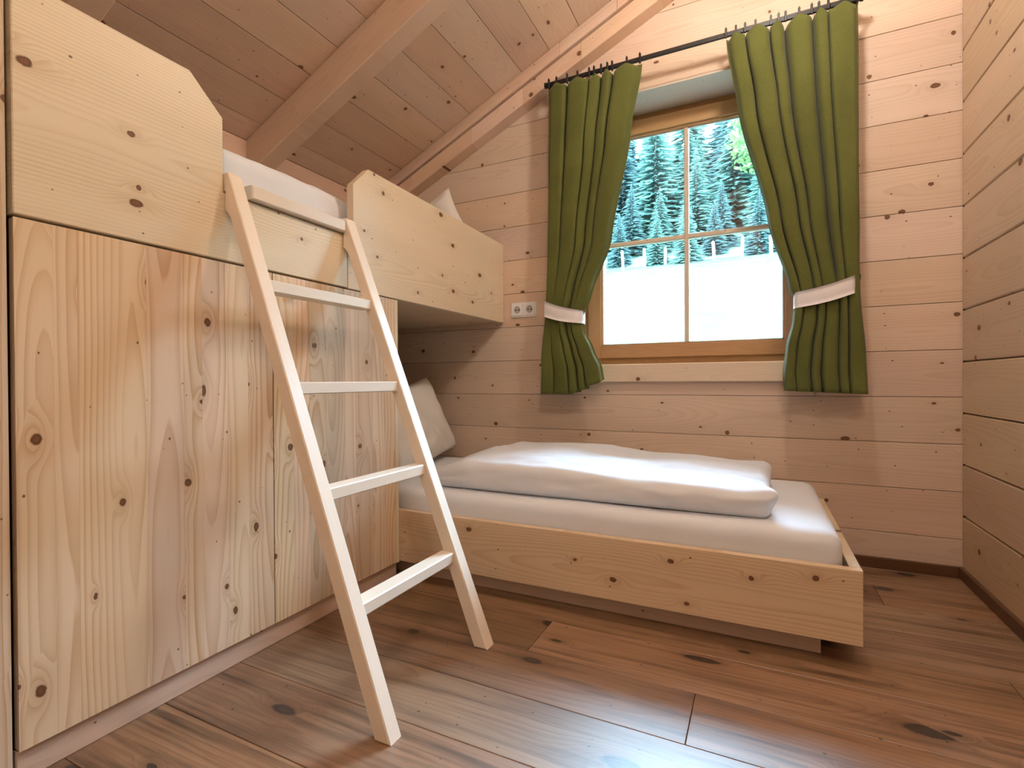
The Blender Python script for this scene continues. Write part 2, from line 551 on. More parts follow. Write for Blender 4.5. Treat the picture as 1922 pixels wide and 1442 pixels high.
# ---------------- floor: oak planks along X
floor = boxes('floor', [(XL, YF, -0.06, XR, 0.0, -0.016)], M['core'])
tag(floor, kind='structure')
joints = {0: [0.35], 1: [1.797], 2: [0.9], 3: [-0.3], 4: [2.0], 5: [0.732], 6: [1.226], 7: [-0.2, 1.95], 8: [-0.4, 2.0], 9: [1.5], 10: [0.4], 11: [1.3], 12: [0.1], 13: [1.6], 14: [0.7], 15: [1.1], 16: [0.5]}
edges = [0.0] + [-0.025 - 0.2128 * k for k in range(0, 17)]
edges = [e for e in edges if e > YF] + [YF]
for i in range(len(edges) - 1):
    y1, y0 = edges[i], edges[i + 1]
    if y1 - y0 < 0.01: continue
    xs = [XL] + sorted(joints.get(i - 1, [0.5])) + [XR]
    for a, b in zip(xs[:-1], xs[1:]):
        board('plank', rect('z', 0.0, a, b, y0, y1), (0, 0, 1), (1, 0, 0), 0.016, M['floor'], floor, ch=0.0012, gap=0.0007)

# ---------------- back wall: spruce planks along X, window opening
T = 0.018
wb = boxes('wall_back', [(XL - 0.1, T, -0.06, WX0, 0.34, zc(WX0)), (WX0, T, -0.06, WX1, 0.34, WZ0 - 0.0),
                         (WX0, T, WZ1, WX1, 0.34, 3.4), (WX1, T, -0.06, XR + 0.1, 0.34, 3.6)], M['core'])
tag(wb, kind='structure')
zs = [0.0] + [0.16 + 0.1996 * k for k in range(0, 18)]
for a, b in zip(zs[:-1], zs[1:]):
    spans = [(XL, XR)]
    segs = []
    if b <= WZ0 + 1e-6 or a >= WZ1 - 1e-6:
        segs = [(XL, XR + 0.004, a, b)]
    else:
        segs = [(XL, WX0, a, b), (WX1, XR + 0.004, a, b)]
        if a < WZ0: segs.append((WX0, WX1, a, WZ0 - 0.001))
        if b > WZ1: segs.append((WX0, WX1, WZ1 + 0.001, b))
    for (x0, x1, z0, z1) in segs:
        p = clip_poly([(x0, z0), (x1, z0), (x1, z1), (x0, z1)], lambda q: zc(q[0]) - 0.002 - q[1])
        if len(p) < 3: continue
        w = max(q[1] for q in p) - min(q[1] for q in p)
        if w < 0.012: continue
        board('plank', [(q[0], 0.0, q[1]) for q in p], (0, -1, 0), (1, 0, 0), T, M['wall'], wb, ch=0.0018, gap=0.0010)

# ---------------- right wall
wr = boxes('wall_right', [(XR + T, YF - 0.1, -0.06, XR + 0.12, 0.30, 3.6)], M['core'])
tag(wr, kind='structure')
zs = [0.0] + [0.26 - 0.2157 + 0.2157 * k for k in range(1, 17)]
for a, b in zip(zs[:-1], zs[1:]):
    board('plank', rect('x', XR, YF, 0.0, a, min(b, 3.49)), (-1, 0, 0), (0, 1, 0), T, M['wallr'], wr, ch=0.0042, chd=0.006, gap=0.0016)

# ---------------- left wall (behind the bunk) and the wall behind the viewer
wl = boxes('wall_left', [(XL - 0.12, YF - 0.1, -0.06, XL - T, 0.30, 2.06)], M['core'])
tag(wl, kind='structure')
zs = [0.0] + [0.16 + 0.1996 * k for k in range(0, 9)] + [1.90]
for a, b in zip(zs[:-1], zs[1:]):
    board('plank', rect('x', XL, YF, 0.0, a, b), (1, 0, 0), (0, 1, 0), T, M['wall'], wl, ch=0.0012)
board('wall_plate', rect('x', XL + 0.004, YF, 0.0, 1.905, 2.076), (1, 0, 0), (0, 1, 0), 0.03, M['beam'], wl, ch=0.003)
wf = boxes('wall_front', [(XL - 0.1, YF - 0.12, -0.06, XR + 0.1, YF - T, 3.6)], M['core'])
tag(wf, kind='structure')
zs = [0.0] + [0.16 + 0.1996 * k for k in range(0, 18)]
for a, b in zip(zs[:-1], zs[1:]):
    p = clip_poly([(XL, a), (XR, a), (XR, b), (XL, b)], lambda q: zc(q[0]) - 0.002 - q[1])
    if len(p) >= 3 and max(q[1] for q in p) - min(q[1] for q in p) > 0.01:
        board('plank', [(q[0], YF, q[1]) for q in p], (0, 1, 0), (1, 0, 0), T, M['wall'], wf, ch=0.0012)

# ---------------- sloping ceiling: boards along Y, rafters down the slope
up = V((-SL, 0, 1)).normalized()
bs = [V((XL - 0.1, YF, zc(XL - 0.1))), V((XR + 0.1, YF, zc(XR + 0.1))), V((XR + 0.1, 0.3, zc(XR + 0.1))), V((XL - 0.1, 0.3, zc(XL - 0.1)))]
ceil = board('ceiling', [p + up * 0.018 for p in bs], CN, (0, 1, 0), 0.08, M['core'], None, ch=0.0)
tag(ceil, kind='structure')
xs = [-0.859 + 0.1715 * k for k in range(-1, 18)]
for a, b in zip(xs[:-1], xs[1:]):
    b = min(b, XR)
    a = max(a, XL)
    if b - a < 0.01: continue
    board('plank', [(a, YF, zc(a)), (b, YF, zc(b)), (b, 0.0, zc(b)), (a, 0.0, zc(a))], CN, (0, 1, 0), 0.017, M['ceil'], ceil, ch=0.0018, chd=0.002, gap=0.0010)


def rafter(y0, y1, name='rafter'):
    """solid rafter under the boards between y0 (near) and y1 (far)"""
    pts = [(XL, y0, CB + SL * XL), (XR, y0, CB + SL * XR), (XR, y0, zc(XR)), (XL, y0, zc(XL))]
    return board(name, pts, (0, -1, 0), SLV, y1 - y0, M['beam'], ceil, ch=0.004, both=True)


rafter(-0.985, -0.890)
rafter(-1.880, -1.785)
rafter(-2.775, -2.680)
# the rafter on the gable wall: two courses of short strips with a shadow groove between them
board('rafter_core', [(XL, -0.06, CB + SL * XL + 0.09), (XR, -0.06, CB + SL * XR + 0.09), (XR, -0.06, CB + SL * XR + 0.115), (XL, -0.06, CB + SL * XL + 0.115)], (0, -1, 0), SLV, 0.055, M['core'], ceil, ch=0.0)
def strip(za, zb, y0, cuts):
    for a, b in zip(cuts[:-1], cuts[1:]):
        pts = [(a, y0, CB + SL * a + za), (b, y0, CB + SL * b + za), (b, y0, CB + SL * b + zb), (a, y0, CB + SL * a + zb)]
        board('rafter_strip', pts, (0, -1, 0), SLV, -y0, M['beam'], ceil, ch=0.0025, gap=0.0006)


strip(0.0, 0.098, -0.084, [XL, -0.62, -0.17, 0.17, 0.52, 0.98, 1.5, XR])
strip(0.107, 0.180, -0.096, [XL, -0.42, 0.02, 0.40, 0.72, 1.25, 1.8, XR])

# ---------------- skirting
bb = board('baseboard_back', rect('y', -0.014, 1.60, XR - 0.014, 0.0, 0.047), (0, -1, 0), (1, 0, 0), 0.014, M['skirt'], None, ch=0.002)
tag(bb, kind='structure')
bb = board('baseboard_right', rect('x', XR - 0.014, YF, -0.0, 0.0, 0.047), (-1, 0, 0), (0, 1, 0), 0.014, M['skirt'], None, ch=0.002)
tag(bb, kind='structure')

# ---------------- window
win = bpy.data.objects.new('window_1', None)
link(win, Matrix.Translation(V((1.02, 0.22, WZ0))))
tag(win, 'two-by-two paned wooden window with oiled brown frame in a deep recess', None, kind='structure')
FY = 0.224
# reveal lining
board('reveal_board', rect('z', WZ1 - 0.002, WX0, WX1, 0.0, FY + 0.022), (0, 0, -1), (1, 0, 0), 0.015, M['reveal'], win)
board('reveal_board', rect('x', WX0 + 0.002, 0.0, FY + 0.022, WZ0, WZ1), (1, 0, 0), (0, 0, 1), 0.015, M['reveal'], win)
board('reveal_board', rect('x', WX1 - 0.002, 0.0, FY + 0.022, WZ0, WZ1), (-1, 0, 0), (0, 0, 1), 0.015, M['reveal'], win)
board('sill_board', rect('y', -0.026, WX0 - 0.05, WX1 + 0.05, 0.828, WZ0), (0, -1, 0), (1, 0, 0), 0.026, M['reveal'], win, ch=0.004)
board('sill_board', rect('z', WZ0 + 0.001, WX0, WX1, -0.018, FY + 0.03), (0, 0, 1), (1, 0, 0), 0.012, M['reveal'], win)
# fixed frame
def bar4(nm, x0, x1, z0, z1, w, y, t, mat, wt=None, wbm=None, par=win, ch=0.003):
    wt = wt or w
    wbm = wbm or w
    board(nm, rect('y', y, x0, x0 + w, z0, z1), (0, -1, 0), (0, 0, 1), t, mat, par, ch=ch)
    board(nm, rect('y', y, x1 - w, x1, z0, z1), (0, -1, 0), (0, 0, 1), t, mat, par, ch=ch)
    board(nm, rect('y', y, x0 + w, x1 - w, z1 - wt, z1), (0, -1, 0), (1, 0, 0), t, mat, par, ch=ch)
    board(nm, rect('y', y, x0 + w, x1 - w, z0, z0 + wbm), (0, -1, 0), (1, 0, 0), t, mat, par, ch=ch)


bar4('frame_bar', WX0, WX1, WZ0, WZ1, 0.052, FY + 0.020, 0.07, M['frame'])
bar4('sash_bar', 0.458, 1.582, 0.968, 2.336, 0.078, FY - 0.004, 0.05, M['frame'], wt=0.080, wbm=0.074)
bar4('glazing_bead', 0.530, 1.510, 1.036, 2.263, 0.016, FY + 0.010, 0.03, M['frame'], wt=0.018, wbm=0.016, ch=0.004)
GY = FY + 0.034
bar4('glazing_spacer', 0.5405, 1.4995, 1.0455, 2.2515, 0.006, GY - 0.009, 0.008, M['alu'], wt=0.013, wbm=0.005, ch=0.001)
board('muntin', rect('y', GY - 0.016, 1.009, 1.033, 1.05, 2.25), (0, -1, 0), (0, 0, 1), 0.032, M['reveal'], win, ch=0.005, both=True)
for xa, xb in ((0.545, 1.009), (1.033, 1.497)):
    board('muntin', rect('y', GY - 0.016, xa, xb, 1.626, 1.652), (0, -1, 0), (1, 0, 0), 0.032, M['reveal'], win, ch=0.005, both=True)
for xa, xb in ((0.540, 1.012), (1.030, 1.502)):
    for za, zb in ((1.045, 1.630), (1.648, 2.255)):
        board('pane', rect('y', GY, xa, xb, za, zb), (0, -1, 0), (1, 0, 0), 0.004, M['glass'], win, ch=0.0003)

# ------------------------------------------------------------------ built-in cupboard below the bunk
cab = thing('cupboard', (-0.3, -1.62, 0.0), 'tall pale spruce cupboard with two flush doors carrying the upper bunk', 'cupboard')
boxes('carcass', [(-0.60, -2.236, 0.069, -0.024, -1.024, 1.180)], M['core'], cab)
board('side_panel', rect('y', -1.000, -0.60, 0.0, 0.069, 1.183), (0, 1, 0), (0, 0, 1), 0.0225, M['panel'], cab)
board('plinth', rect('x', -0.016, -2.236, -1.0, 0.0, 0.067), (1, 0, 0), (0, 1, 0), 0.02, M['plinth'], cab, ch=0.002)

board('plinth', rect('y', -1.003, -0.60, -0.036, 0.0, 0.067), (0, 1, 0), (1, 0, 0), 0.02, M['plinth'], cab, ch=0.002)


def stave_door(y0, y1, cuts, z0, z1):
    d = board('door', rect('x', -0.004, y0 + 0.001, y1 - 0.001, z0 + 0.001, z1 - 0.001), (1, 0, 0), (0, 0, 1), 0.0185, M['door'], cab, ch=0.0005)
    ys = [y0] + cuts + [y1]
    for a, b in zip(ys[:-1], ys[1:]):
        board('stave', rect('x', 0.0, a, b, z0, z1), (1, 0, 0), (0, 0, 1), 0.004, M['door'], d, ch=0.00025)
    return d


stave_door(-2.236, -1.620, [-2.172, -2.128, -1.985, -1.895, -1.845, -1.770, -1.705], 0.072, 1.183)
door_b = stave_door(-1.616, -1.024, [-1.540, -1.475, -1.400, -1.310, -1.255, -1.160, -1.090], 0.072, 1.183)

tube('door_knob', [(0.0, -1.548, 1.118), (0.006, -1.548, 1.118), (0.010, -1.548, 1.118), (0.016, -1.548, 1.118), (0.018, -1.548, 1.118)], [0.0045, 0.0045, 0.009, 0.009, 0.006], M['steel'], door_b, seg=14)

# tall wardrobe at the left edge
wd = thing('wardrobe', (-0.3, -2.6, 0.0), 'tall spruce wardrobe front at the very left edge of the picture', 'wardrobe')
boxes('carcass', [(-0.34, -3.1, 0.0, -0.03, -2.252, 2.12)], M['core'], wd)
for a, b in ((-3.098, -2.68), (-2.676, -2.248)):
    board('door', rect('x', 0.004, a, b, 0.05, 2.20), (1, 0, 0), (0, 0, 1), 0.03, M['door'], wd, ch=0.001)
board('plinth', rect('x', -0.016, -3.1, -2.25, 0.0, 0.046), (1, 0, 0), (0, 1, 0), 0.01, M['plinth'], wd)

# ------------------------------------------------------------------ upper bunk
bunk = thing('upper_bunk', (-0.5, -1.1, 1.19), 'pale spruce upper bunk with angled guard boards running to the window wall', 'bunk bed')
TB = 0.034
LRT = 1.384
board('end_panel', [(0, -2.236, 1.190), (0, -1.292, 1.190), (0, -1.292, LRT), (0, -1.778, LRT), (0, -1.778, 1.596), (0, -1.870, 1.683), (0, -2.236, 1.683)],
      (1, 0, 0), (0, 1, 0), TB, M['panel'], bunk, ch=0.002, both=True)
board('guard_board', [(0, -1.289, 1.188), (0, -0.002, 1.188), (0, -0.002, 1.658), (0, -1.173, 1.675), (0, -1.258, 1.589), (0, -1.258, LRT), (0, -1.289, LRT)],
      (1, 0, 0), (0, 1, 0), TB, M['panel'], bunk, ch=0.002, both=True)
board('rail_cap', rect('x', 0.020, -1.700, -1.318, LRT + 0.004, LRT + 0.046), (1, 0, 0), (0, 1, 0), 0.056, M['ladder'], bunk, ch=0.004, both=True)
board('base_panel', rect('z', 1.190, XL + 0.002, -TB - 0.0005, -2.236, -0.002), (0, 0, -1), (1, 0, 0), 0.03, M['bed'], bunk, ch=0.001)

# ------------------------------------------------------------------ lower bed
bed = thing('bed', (0.75, -0.5, 0.0), 'low floating spruce bed under the window with a recessed plinth', 'bed')
board('front_board', rect('y', -0.998, XL + 0.01, 1.647, 0.072, 0.289), (0, -1, 0), (1, 0, 0), 0.03, M['bed'], bed, ch=0.0015, both=True)
board('back_board', rect('y', -0.048, XL + 0.01, 1.617, 0.072, 0.289), (0, -1, 0), (1, 0, 0), 0.03, M['bed'], bed, ch=0.0015, both=True)
board('foot_board', rect('x', 1.647, -0.9675, -0.018, 0.072, 0.289), (1, 0, 0), (0, 1, 0), 0.03, M['bed'], bed, ch=0.0015, both=True)
board('slat_base', rect('z', 0.20, XL + 0.012, 1.616, -0.967, -0.05), (0, 0, 1), (1, 0, 0), 0.02, M['bed'], bed)
board('plinth', rect('y', -0.932, XL + 0.02, 1.549, 0.0, 0.20 - 0.021), (0, -1, 0), (1, 0, 0), 0.02, M['plinth'], bed, ch=0.001)
board('plinth', rect('x', 1.549, -0.9118, -0.10, 0.0, 0.20 - 0.021), (1, 0, 0), (0, 1, 0), 0.02, M['plinth'], bed, ch=0.001)


# ------------------------------------------------------------------ soft goods
def soft_box(name, lo, hi, r, nx, ny, nz, mat, disp=None, parent=None, sub=0):
    """rounded cuboid as one continuous skin; disp(p, n) returns an offset vector"""
    lo, hi = V(lo), V(hi)
    c = (lo + hi) / 2
    hx = (hi - lo) / 2
    bm = bmesh.new()
    idx = {}

    def vert(i, j, k):
        key = (i, j, k)
        if key not in idx:
            p = V((-1 + 2 * i / nx, -1 + 2 * j / ny, -1 + 2 * k / nz))
            # crowd samples towards the edges
            p = V([math.copysign(abs(t) ** 0.8, t) for t in p])
            q = V((p.x * hx.x, p.y * hx.y, p.z * hx.z))
            core = V([max(-(h - r), min(h - r, t)) for t, h in zip(q, hx)])
            d = q - core
            if d.length > 1e-9:
                inf = max(abs(d.x), abs(d.y), abs(d.z))
                d = d.normalized() * inf
                q = core + d
                n = d.normalized()
            else:
                n = V((0, 0, 1))
            if disp: q = q + disp(q, n)
            idx[key] = bm.verts.new(q)
        return idx[key]

    def face(fn, na, nb, flip):
        for a in range(na):
            for b in range(nb):
                vv = [fn(a, b), fn(a + 1, b), fn(a + 1, b + 1), fn(a, b + 1)]
                if flip: vv.reverse()
                bm.faces.new([vert(*t) for t in vv])

    face(lambda a, b: (a, b, nz), nx, ny, False)
    face(lambda a, b: (a, b, 0), nx, ny, True)
    face(lambda a, b: (a, 0, b), nx, nz, False)
    face(lambda a, b: (a, ny, b), nx, nz, True)
    face(lambda a, b: (0, a, b), ny, nz, True)
    face(lambda a, b: (nx, a, b), ny, nz, False)
    me = bpy.data.meshes.new(name)
    bm.to_mesh(me)
    bm.free()
    me.materials.append(mat)
    me.polygons.foreach_set('use_smooth', [True] * len(me.polygons))
    o = bpy.data.objects.new(name, me)
    return link(o, Matrix.Translation(c), parent)


def mattress_disp(q, n):
    a = noise.noise(V((q.x * 2.2, q.y * 2.6, 0.3))) * 0.006
    b = noise.noise(V((q.x * 9, q.y * 9, 4.0))) * 0.0018
    return V((0, 0, (a + b) if q.z > 0 else 0)) + V((0, n.y, 0)) * noise.noise(V((q.x * 7, 1.7, q.z * 5))) * 0.006 * (1 if n.z < 0.9 else 0)


mt = soft_box('mattress', (XL + 0.03, -0.965, 0.201), (1.606, -0.082, 0.376), 0.045, 90, 40, 8, M['linen'], mattress_disp)
tag(mt, 'white sheeted mattress lying in the low bed under the window', 'mattress')
mt2 = soft_box('mattress', (XL + 0.03, -2.20, 1.221), (-0.045, -0.02, 1.375), 0.04, 30, 60, 6, M['linen'], mattress_disp)
tag(mt2, 'white mattress hidden behind the boards of the upper bunk', 'mattress')


def duvet_disp(seed, L):
    def f(q, n):
        s = seed
        top = q.z > -0.01
        dz = 0.0
        if n.z > 0.0:
            dz += 0.022 * noise.noise(V((q.x * 2.0, q.y * 3.0, s)))
            dz += 0.009 * noise.noise(V((q.x * 5.0 + q.y * 2.0, q.y * 9.0, s + 3)))
            dz += 0.004 * noise.noise(V((q.x * 13.0, q.y * 22.0, s + 5)))
            dz *= min(1.0, n.z)
        side = 1.0 - abs(n.z)
        dy = n.y * side * (0.020 * noise.noise(V((q.x * 3.2, s, q.z * 6))) + 0.006 * noise.noise(V((q.x * 12.0, s, q.z * 30))))
        dx = n.x * side * 0.016 * noise.noise(V((s, q.y * 6.0, q.z * 12)))
        return V((dx, dy, dz))
    return f


_d0 = duvet_disp(2.3, 1.4)


def lower_duvet_disp(q, n):
    d = _d0(q, n)
    u = (q.x + 0.70) / 1.40
    v = (q.y + 0.30) / 0.60
    wz = max(0.0, min(1.0, (q.z + 0.035) / 0.07))
    wz = wz * wz * (3 - 2 * wz)
    if True:
        d.z += wz * 0.030 * math.exp(-((u - 0.30) / 0.36) ** 2) * (0.35 + 0.65 * v)      # plumper towards the head
        d.z -= wz * 0.018 * max(0.0, (u - 0.72) / 0.28) ** 2 * (0.35 + 0.5 * v)           # sags at the foot
        d.z -= wz * 0.070 * max(0.0, (0.16 - u) / 0.16)                                   # thins at the head end
        d.z -= wz * 0.012 * max(0.0, 1 - v * 2.5)
    # pulled-out corner at the foot, towards the room
    k = math.exp(-(((u - 1.0) / 0.06) ** 2 + ((v - 0.0) / 0.10) ** 2))
    d.x += 0.030 * k * (0.2 + 0.8 * wz)
    d.z += 0.012 * k * wz
    k2 = math.exp(-(((u - 1.0) / 0.06) ** 2 + ((v - 1.0) / 0.14) ** 2))
    d.x += 0.020 * k2
    return d


dv = soft_box('duvet', (0.02, -0.885, 0.374), (1.415, -0.235, 0.492), 0.040, 130, 70, 14, M['linen'], lower_duvet_disp)
tag(dv, 'thick folded white duvet lying on the low bed under the window', 'duvet')
_d1 = duvet_disp(7.7, 1.9)
dv2 = soft_box('duvet', (-0.86, -2.15, 1.373), (-0.062, -0.62, 1.572), 0.075, 60, 110, 14, M['linen'], lambda q, n: _d1(q, n) * 0.8)
tag(dv2, 'white duvet showing above the ladder on the upper bunk', 'duvet')


def pillow(name, w, h, t, mw_, label, seed, fold=0.0):
    """cushion lying in local XY (w along X, h along Y), pointed corners, welded seam"""
    n = 40
    vs_, fs = [], []
    grid = {}
    for s in (1, -1):
        for i in range(n + 1):
            for j in range(n + 1):
                u, v = -1 + 2 * i / n, -1 + 2 * j / n
                edge = i in (0, n) or j in (0, n)
                if edge and s == -1:
                    grid[(s, i, j)] = grid[(1, i, j)]
                    continue
                prof = (max(0.0, 1 - abs(u) ** 2.6) * max(0.0, 1 - abs(v) ** 2.6)) ** 0.5
                x = u * w / 2 * (1 - 0.06 * (1 - abs(v) ** 2))      # sides drawn in between the corners
                y = v * h / 2 * (1 - 0.06 * (1 - abs(u) ** 2))
                z = s * t / 2 * prof
                z += 0.018 * noise.noise(V((u * 2.1, v * 2.1, seed))) * (0.4 + prof)
                z += 0.012 * noise.noise(V((u * 4 + v * 2.5, v * 3 - u * 2, seed + s))) * prof
                if fold:
                    z -= s * fold * math.exp(-((u * 0.8 + v * 0.5 - 0.05) / 0.13) ** 2) * prof
                grid[(s, i, j)] = len(vs_)
                vs_.append((x, y, z))
    for s in (1, -1):
        for i in range(n):
            for j in range(n):
                q = [grid[(s, i, j)], grid[(s, i + 1, j)], grid[(s, i + 1, j + 1)], grid[(s, i, j + 1)]]
                fs.append(q if s == 1 else q[::-1])
    o = meshobj(name, vs_, fs, M['pillow'], mw_, None, smooth=True)
    return tag(o, label, 'pillow')


def frame_m(o, x, y):
    x = V(x).normalized()
    z = x.cross(V(y)).normalized()
    y = z.cross(x)
    m = Matrix.Identity(4)
    for i in range(3):
        m[i][0], m[i][1], m[i][2] = x[i], y[i], z[i]
    m.translation = V(o)
    return m


# lower pillow: on edge, leaning back towards the head end
pillow('pillow', 0.62, 0.46, 0.18, frame_m((-0.335, -0.43, 0.60), (-0.12, 1, 0.17), (-0.36, -0.15, 1)),
       'white pillow propped up in the dark niche at the head of the low bed', 1.3, 0.05)
pillow('pillow', 0.60, 0.40, 0.18, frame_m((-0.462, -0.165, 1.690), (0.86, 0.02, 0.50), (-0.52, 0.16, 0.85)),
       'white pillow peeking over the guard board of the upper bunk', 5.3)

# ------------------------------------------------------------------ ladder
lad = thing('ladder', (0.6, -1.555, 0.0), 'pale wooden ladder leaning against the upper bunk', 'ladder')
KY = 0.0265
XF = lambda z: 0.619 - 0.42 * z            # front edge of the stiles
XBk = lambda z: 0.571 - 0.416 * z


def stile(y0, y1, name='stile'):
    zt = 1.440
    prof = [(XBk(0), 0.0), (XF(0), 0.0), (XF(zt) + 0.004, zt - 0.004), (XF(zt) - 0.004, zt + 0.003), (-0.018, zt + 0.003), (-0.018, LRT + 0.003), (0.003, LRT + 0.003), (0.003, 1.335), (XBk(1.31), 1.31)]
    n = len(prof)
    ins = inset_poly([V(p) for p in prof], 0.0028)
    vs_ = []
    o = V((0.6, y0, 0))
    for (pr, y) in ((ins, y0), (prof, y0 + 0.003), (prof, y1 - 0.003), (ins, y1)):
        for p in pr:
            x, z = p[0], p[1]
            vs_.append(V((x, y + KY * z, z)) - o)
    fs = [list(range(n))[::-1]]
    for k in range(3):
        for i in range(n):
            j = (i + 1) % n
            fs.append([k * n + j, k * n + i, (k + 1) * n + i, (k + 1) * n + j])
    fs.append([3 * n + i for i in range(n)])
    # rotate local axes so that X runs along the stile
    xax = V((-0.42, KY, 1)).normalized()
    m = frame_m(o, xax, (0, 1, 0))
    r3 = m.to_3x3().inverted()
    ob = meshobj(name, [r3 @ v for v in vs_], [f[::-1] for f in fs], M['ladder'], m, lad)
    return ob


stile(-1.812, -1.770)
stile(-1.352, -1.306)
for z in (1.128, 0.838, 0.561, 0.285):
    xf = XF(z) - 0.005
    tlt = 0.0
    p = [(xf, -1.7700 + KY * z, z - 0.034), (xf, -1.3520 + KY * z, z - 0.034), (xf, -1.3520 + KY * z, z), (xf, -1.7700 + KY * z, z)]
    board('rung', p, (1, 0, 0), (0, 1, 0), 0.050, M['ladder'], lad, ch=0.003, both=True)

# ------------------------------------------------------------------ curtains
RY = -0.118
rail = thing('curtain_rail', (1.04, RY, 2.468), 'black flat curtain rail spanning above the window', 'curtain rail')
board('track', rect('y', RY - 0.006, 0.335, 1.775, 2.456, 2.478), (0, -1, 0), (1, 0, 0), 0.012, M['black'], rail, ch=0.002, both=True)
for x in (0.352, 1.758):
    boxes('wall_bracket', [(x - 0.012, RY + 0.006, 2.452, x + 0.012, -0.0005, 2.482)], M['black'], rail)
for x in (0.329, 1.781):
    tube('end_cap', [(x - 0.006, RY, 2.467), (x + 0.006, RY, 2.467)], 0.016, M['black'], rail, seg=8)


def smooth(t): return t * t * (3 - 2 * t)


def interp(tab, z):
    tab = sorted(tab)
    if z <= tab[0][0]: return tab[0][1]
    for (a, va), (b, vb) in zip(tab[:-1], tab[1:]):
        if z <= b:
            return va + (vb - va) * smooth((z - a) / (b - a)) * 0.5 + (vb - va) * ((z - a) / (b - a)) * 0.5
    return tab[-1][1]


def curtain(label, left, right, bot, ztop, tie_z, folds, seed, inner):
    """left/right: (z, x) outline tables; bot(u): hem height; folds: fold count; inner: +1 if the window is on the right"""
    x0 = (left[-1][1] + right[-1][1]) / 2
    root = thing('curtain', (x0, RY, 0.77), label, 'curtain', 'green curtains at the window')
    rr = random.Random(seed)
    nu, nv = 180, 90
    # fold layout: uneven pleats
    ws = folds
    folds = len(ws)
    cum = [0]
    for w in ws: cum.append(cum[-1] + w / sum(ws))
    vd = [0.45] + [rr.uniform(0.55, 1.2) for _ in range(folds - 1)] + [0.35]     # depth of the valley at each pleat boundary
    vw = [rr.uniform(0.13, 0.24) for _ in range(folds + 1)]                     # and its width
    top_z = ztop
    verts, faces = [], []

    def fold(u):
        for i in range(folds):
            if u <= cum[i + 1] + 1e-9:
                t = (u - cum[i]) / (cum[i + 1] - cum[i])
                return i, t
        return folds - 1, 1.0

    for side in (0, 1):
        for j in range(nv + 1):
            tv = j / nv
            for i in range(nu + 1):
                u = i / nu
                zb = bot(u)
                k, t = fold(u)
                zt = top_z - 0.020 * abs(math.sin(2 * math.pi * t)) ** 1.3
                z = zb + (zt - zb) * tv
                xl, xr = interp(left, z), interp(right, z)
                w = xr - xl
                gather = max(0.0, min(1.0, (0.52 - w) / 0.30))      # narrow = gathered
                near_tie = math.exp(-((z - tie_z) / 0.10) ** 2)
                amp = 0.078
                t2 = t + 0.05 * math.sin(2.3 * z + seed + k * 1.9)
                va = math.exp(-(max(t2, 0.0) / vw[k]) ** 2) * vd[k]
                vb = math.exp(-(max(1 - t2, 0.0) / vw[k + 1]) ** 2) * vd[k + 1]
                crest = 0.010 * math.sin(math.pi * min(max(t, 0), 1)) + 0.003 * math.sin(2 * math.pi * t + k * 2.1 + z * 1.3)
                y = RY - 0.026 - crest + amp * min(1.1, va + vb) * (1 - 0.45 * near_tie)
                y = min(y, -0.012)
                # the crest of each pleat laps over the next valley
                x = xl + w * (u - (0.165 + 0.03 * gather) * (cum[k + 1] - cum[k]) * math.sin(2 * math.pi * t) * min(1.0, u * 8) * min(1.0, (1 - u) * 8))
                # billow below the tie
                if z < tie_z:
                    y -= 0.016 * math.sin(min(1.0, (tie_z - z) / 0.35) * math.pi * 0.6)
                y += 0.010 * noise.noise(V((u * 6, z * 3.5, seed))) - (0.0025 if z < zb + 0.085 else 0.0)
                y -= 0.010 * near_tie * math.sin(u * 23 + seed)
                x += 0.004 * noise.noise(V((u * 5, z * 3.0, seed + 4)))
                y += 0.012 * near_tie * math.cos((u - 0.5) * math.pi) * -1.0
                th = 0.0022
                verts.append(V((x, y + (th if side else 0), z)) - V((x0, RY, 0.77)))
    N = (nu + 1) * (nv + 1)
    for side in (0, 1):
        for j in range(nv):
            for i in range(nu):
                a = side * N + j * (nu + 1) + i
                q = [a, a + 1, a + nu + 2, a + nu + 1]
                faces.append(q if side == 0 else q[::-1])
    # hem and side edges closed
    for i in range(nu):
        faces.append([i + 1, i, N + i, N + i + 1])
        b = nv * (nu + 1) + i
        faces.append([b, b + 1, N + b + 1, N + b])
    for j in range(nv):
        a = j * (nu + 1)
        faces.append([a, a + nu + 1, N + a + nu + 1, N + a])
        a += nu
        faces.append([a + nu + 1, a, N + a, N + a + nu + 1])
    meshobj('fabric', verts, faces, M['curtain'], Matrix.Translation(V((x0, RY, 0.77))), root, smooth=True)
    # clips on the rail at each pleat
    xl, xr = interp(left, top_z), interp(right, top_z)
    for i in range(2 * folds + 1):
        x = xl + (xr - xl) * min(max(cum[i // 2] if i % 2 == 0 else (cum[i // 2] + cum[i // 2 + 1]) / 2, 0.012), 0.988)
        x += rr.uniform(-0.006, 0.006)
        c = board('clip', [(x - 0.004, RY - 0.030, top_z - 0.012), (x + 0.004, RY - 0.030, top_z - 0.012), (x + 0.005, RY - 0.030, 2.480), (x, RY - 0.030, 2.488), (x - 0.005, RY - 0.030, 2.480)],
                  (0, -1, 0), (0, 0, 1), 0.012, M['black'], root, ch=0.001, both=True)
    return root


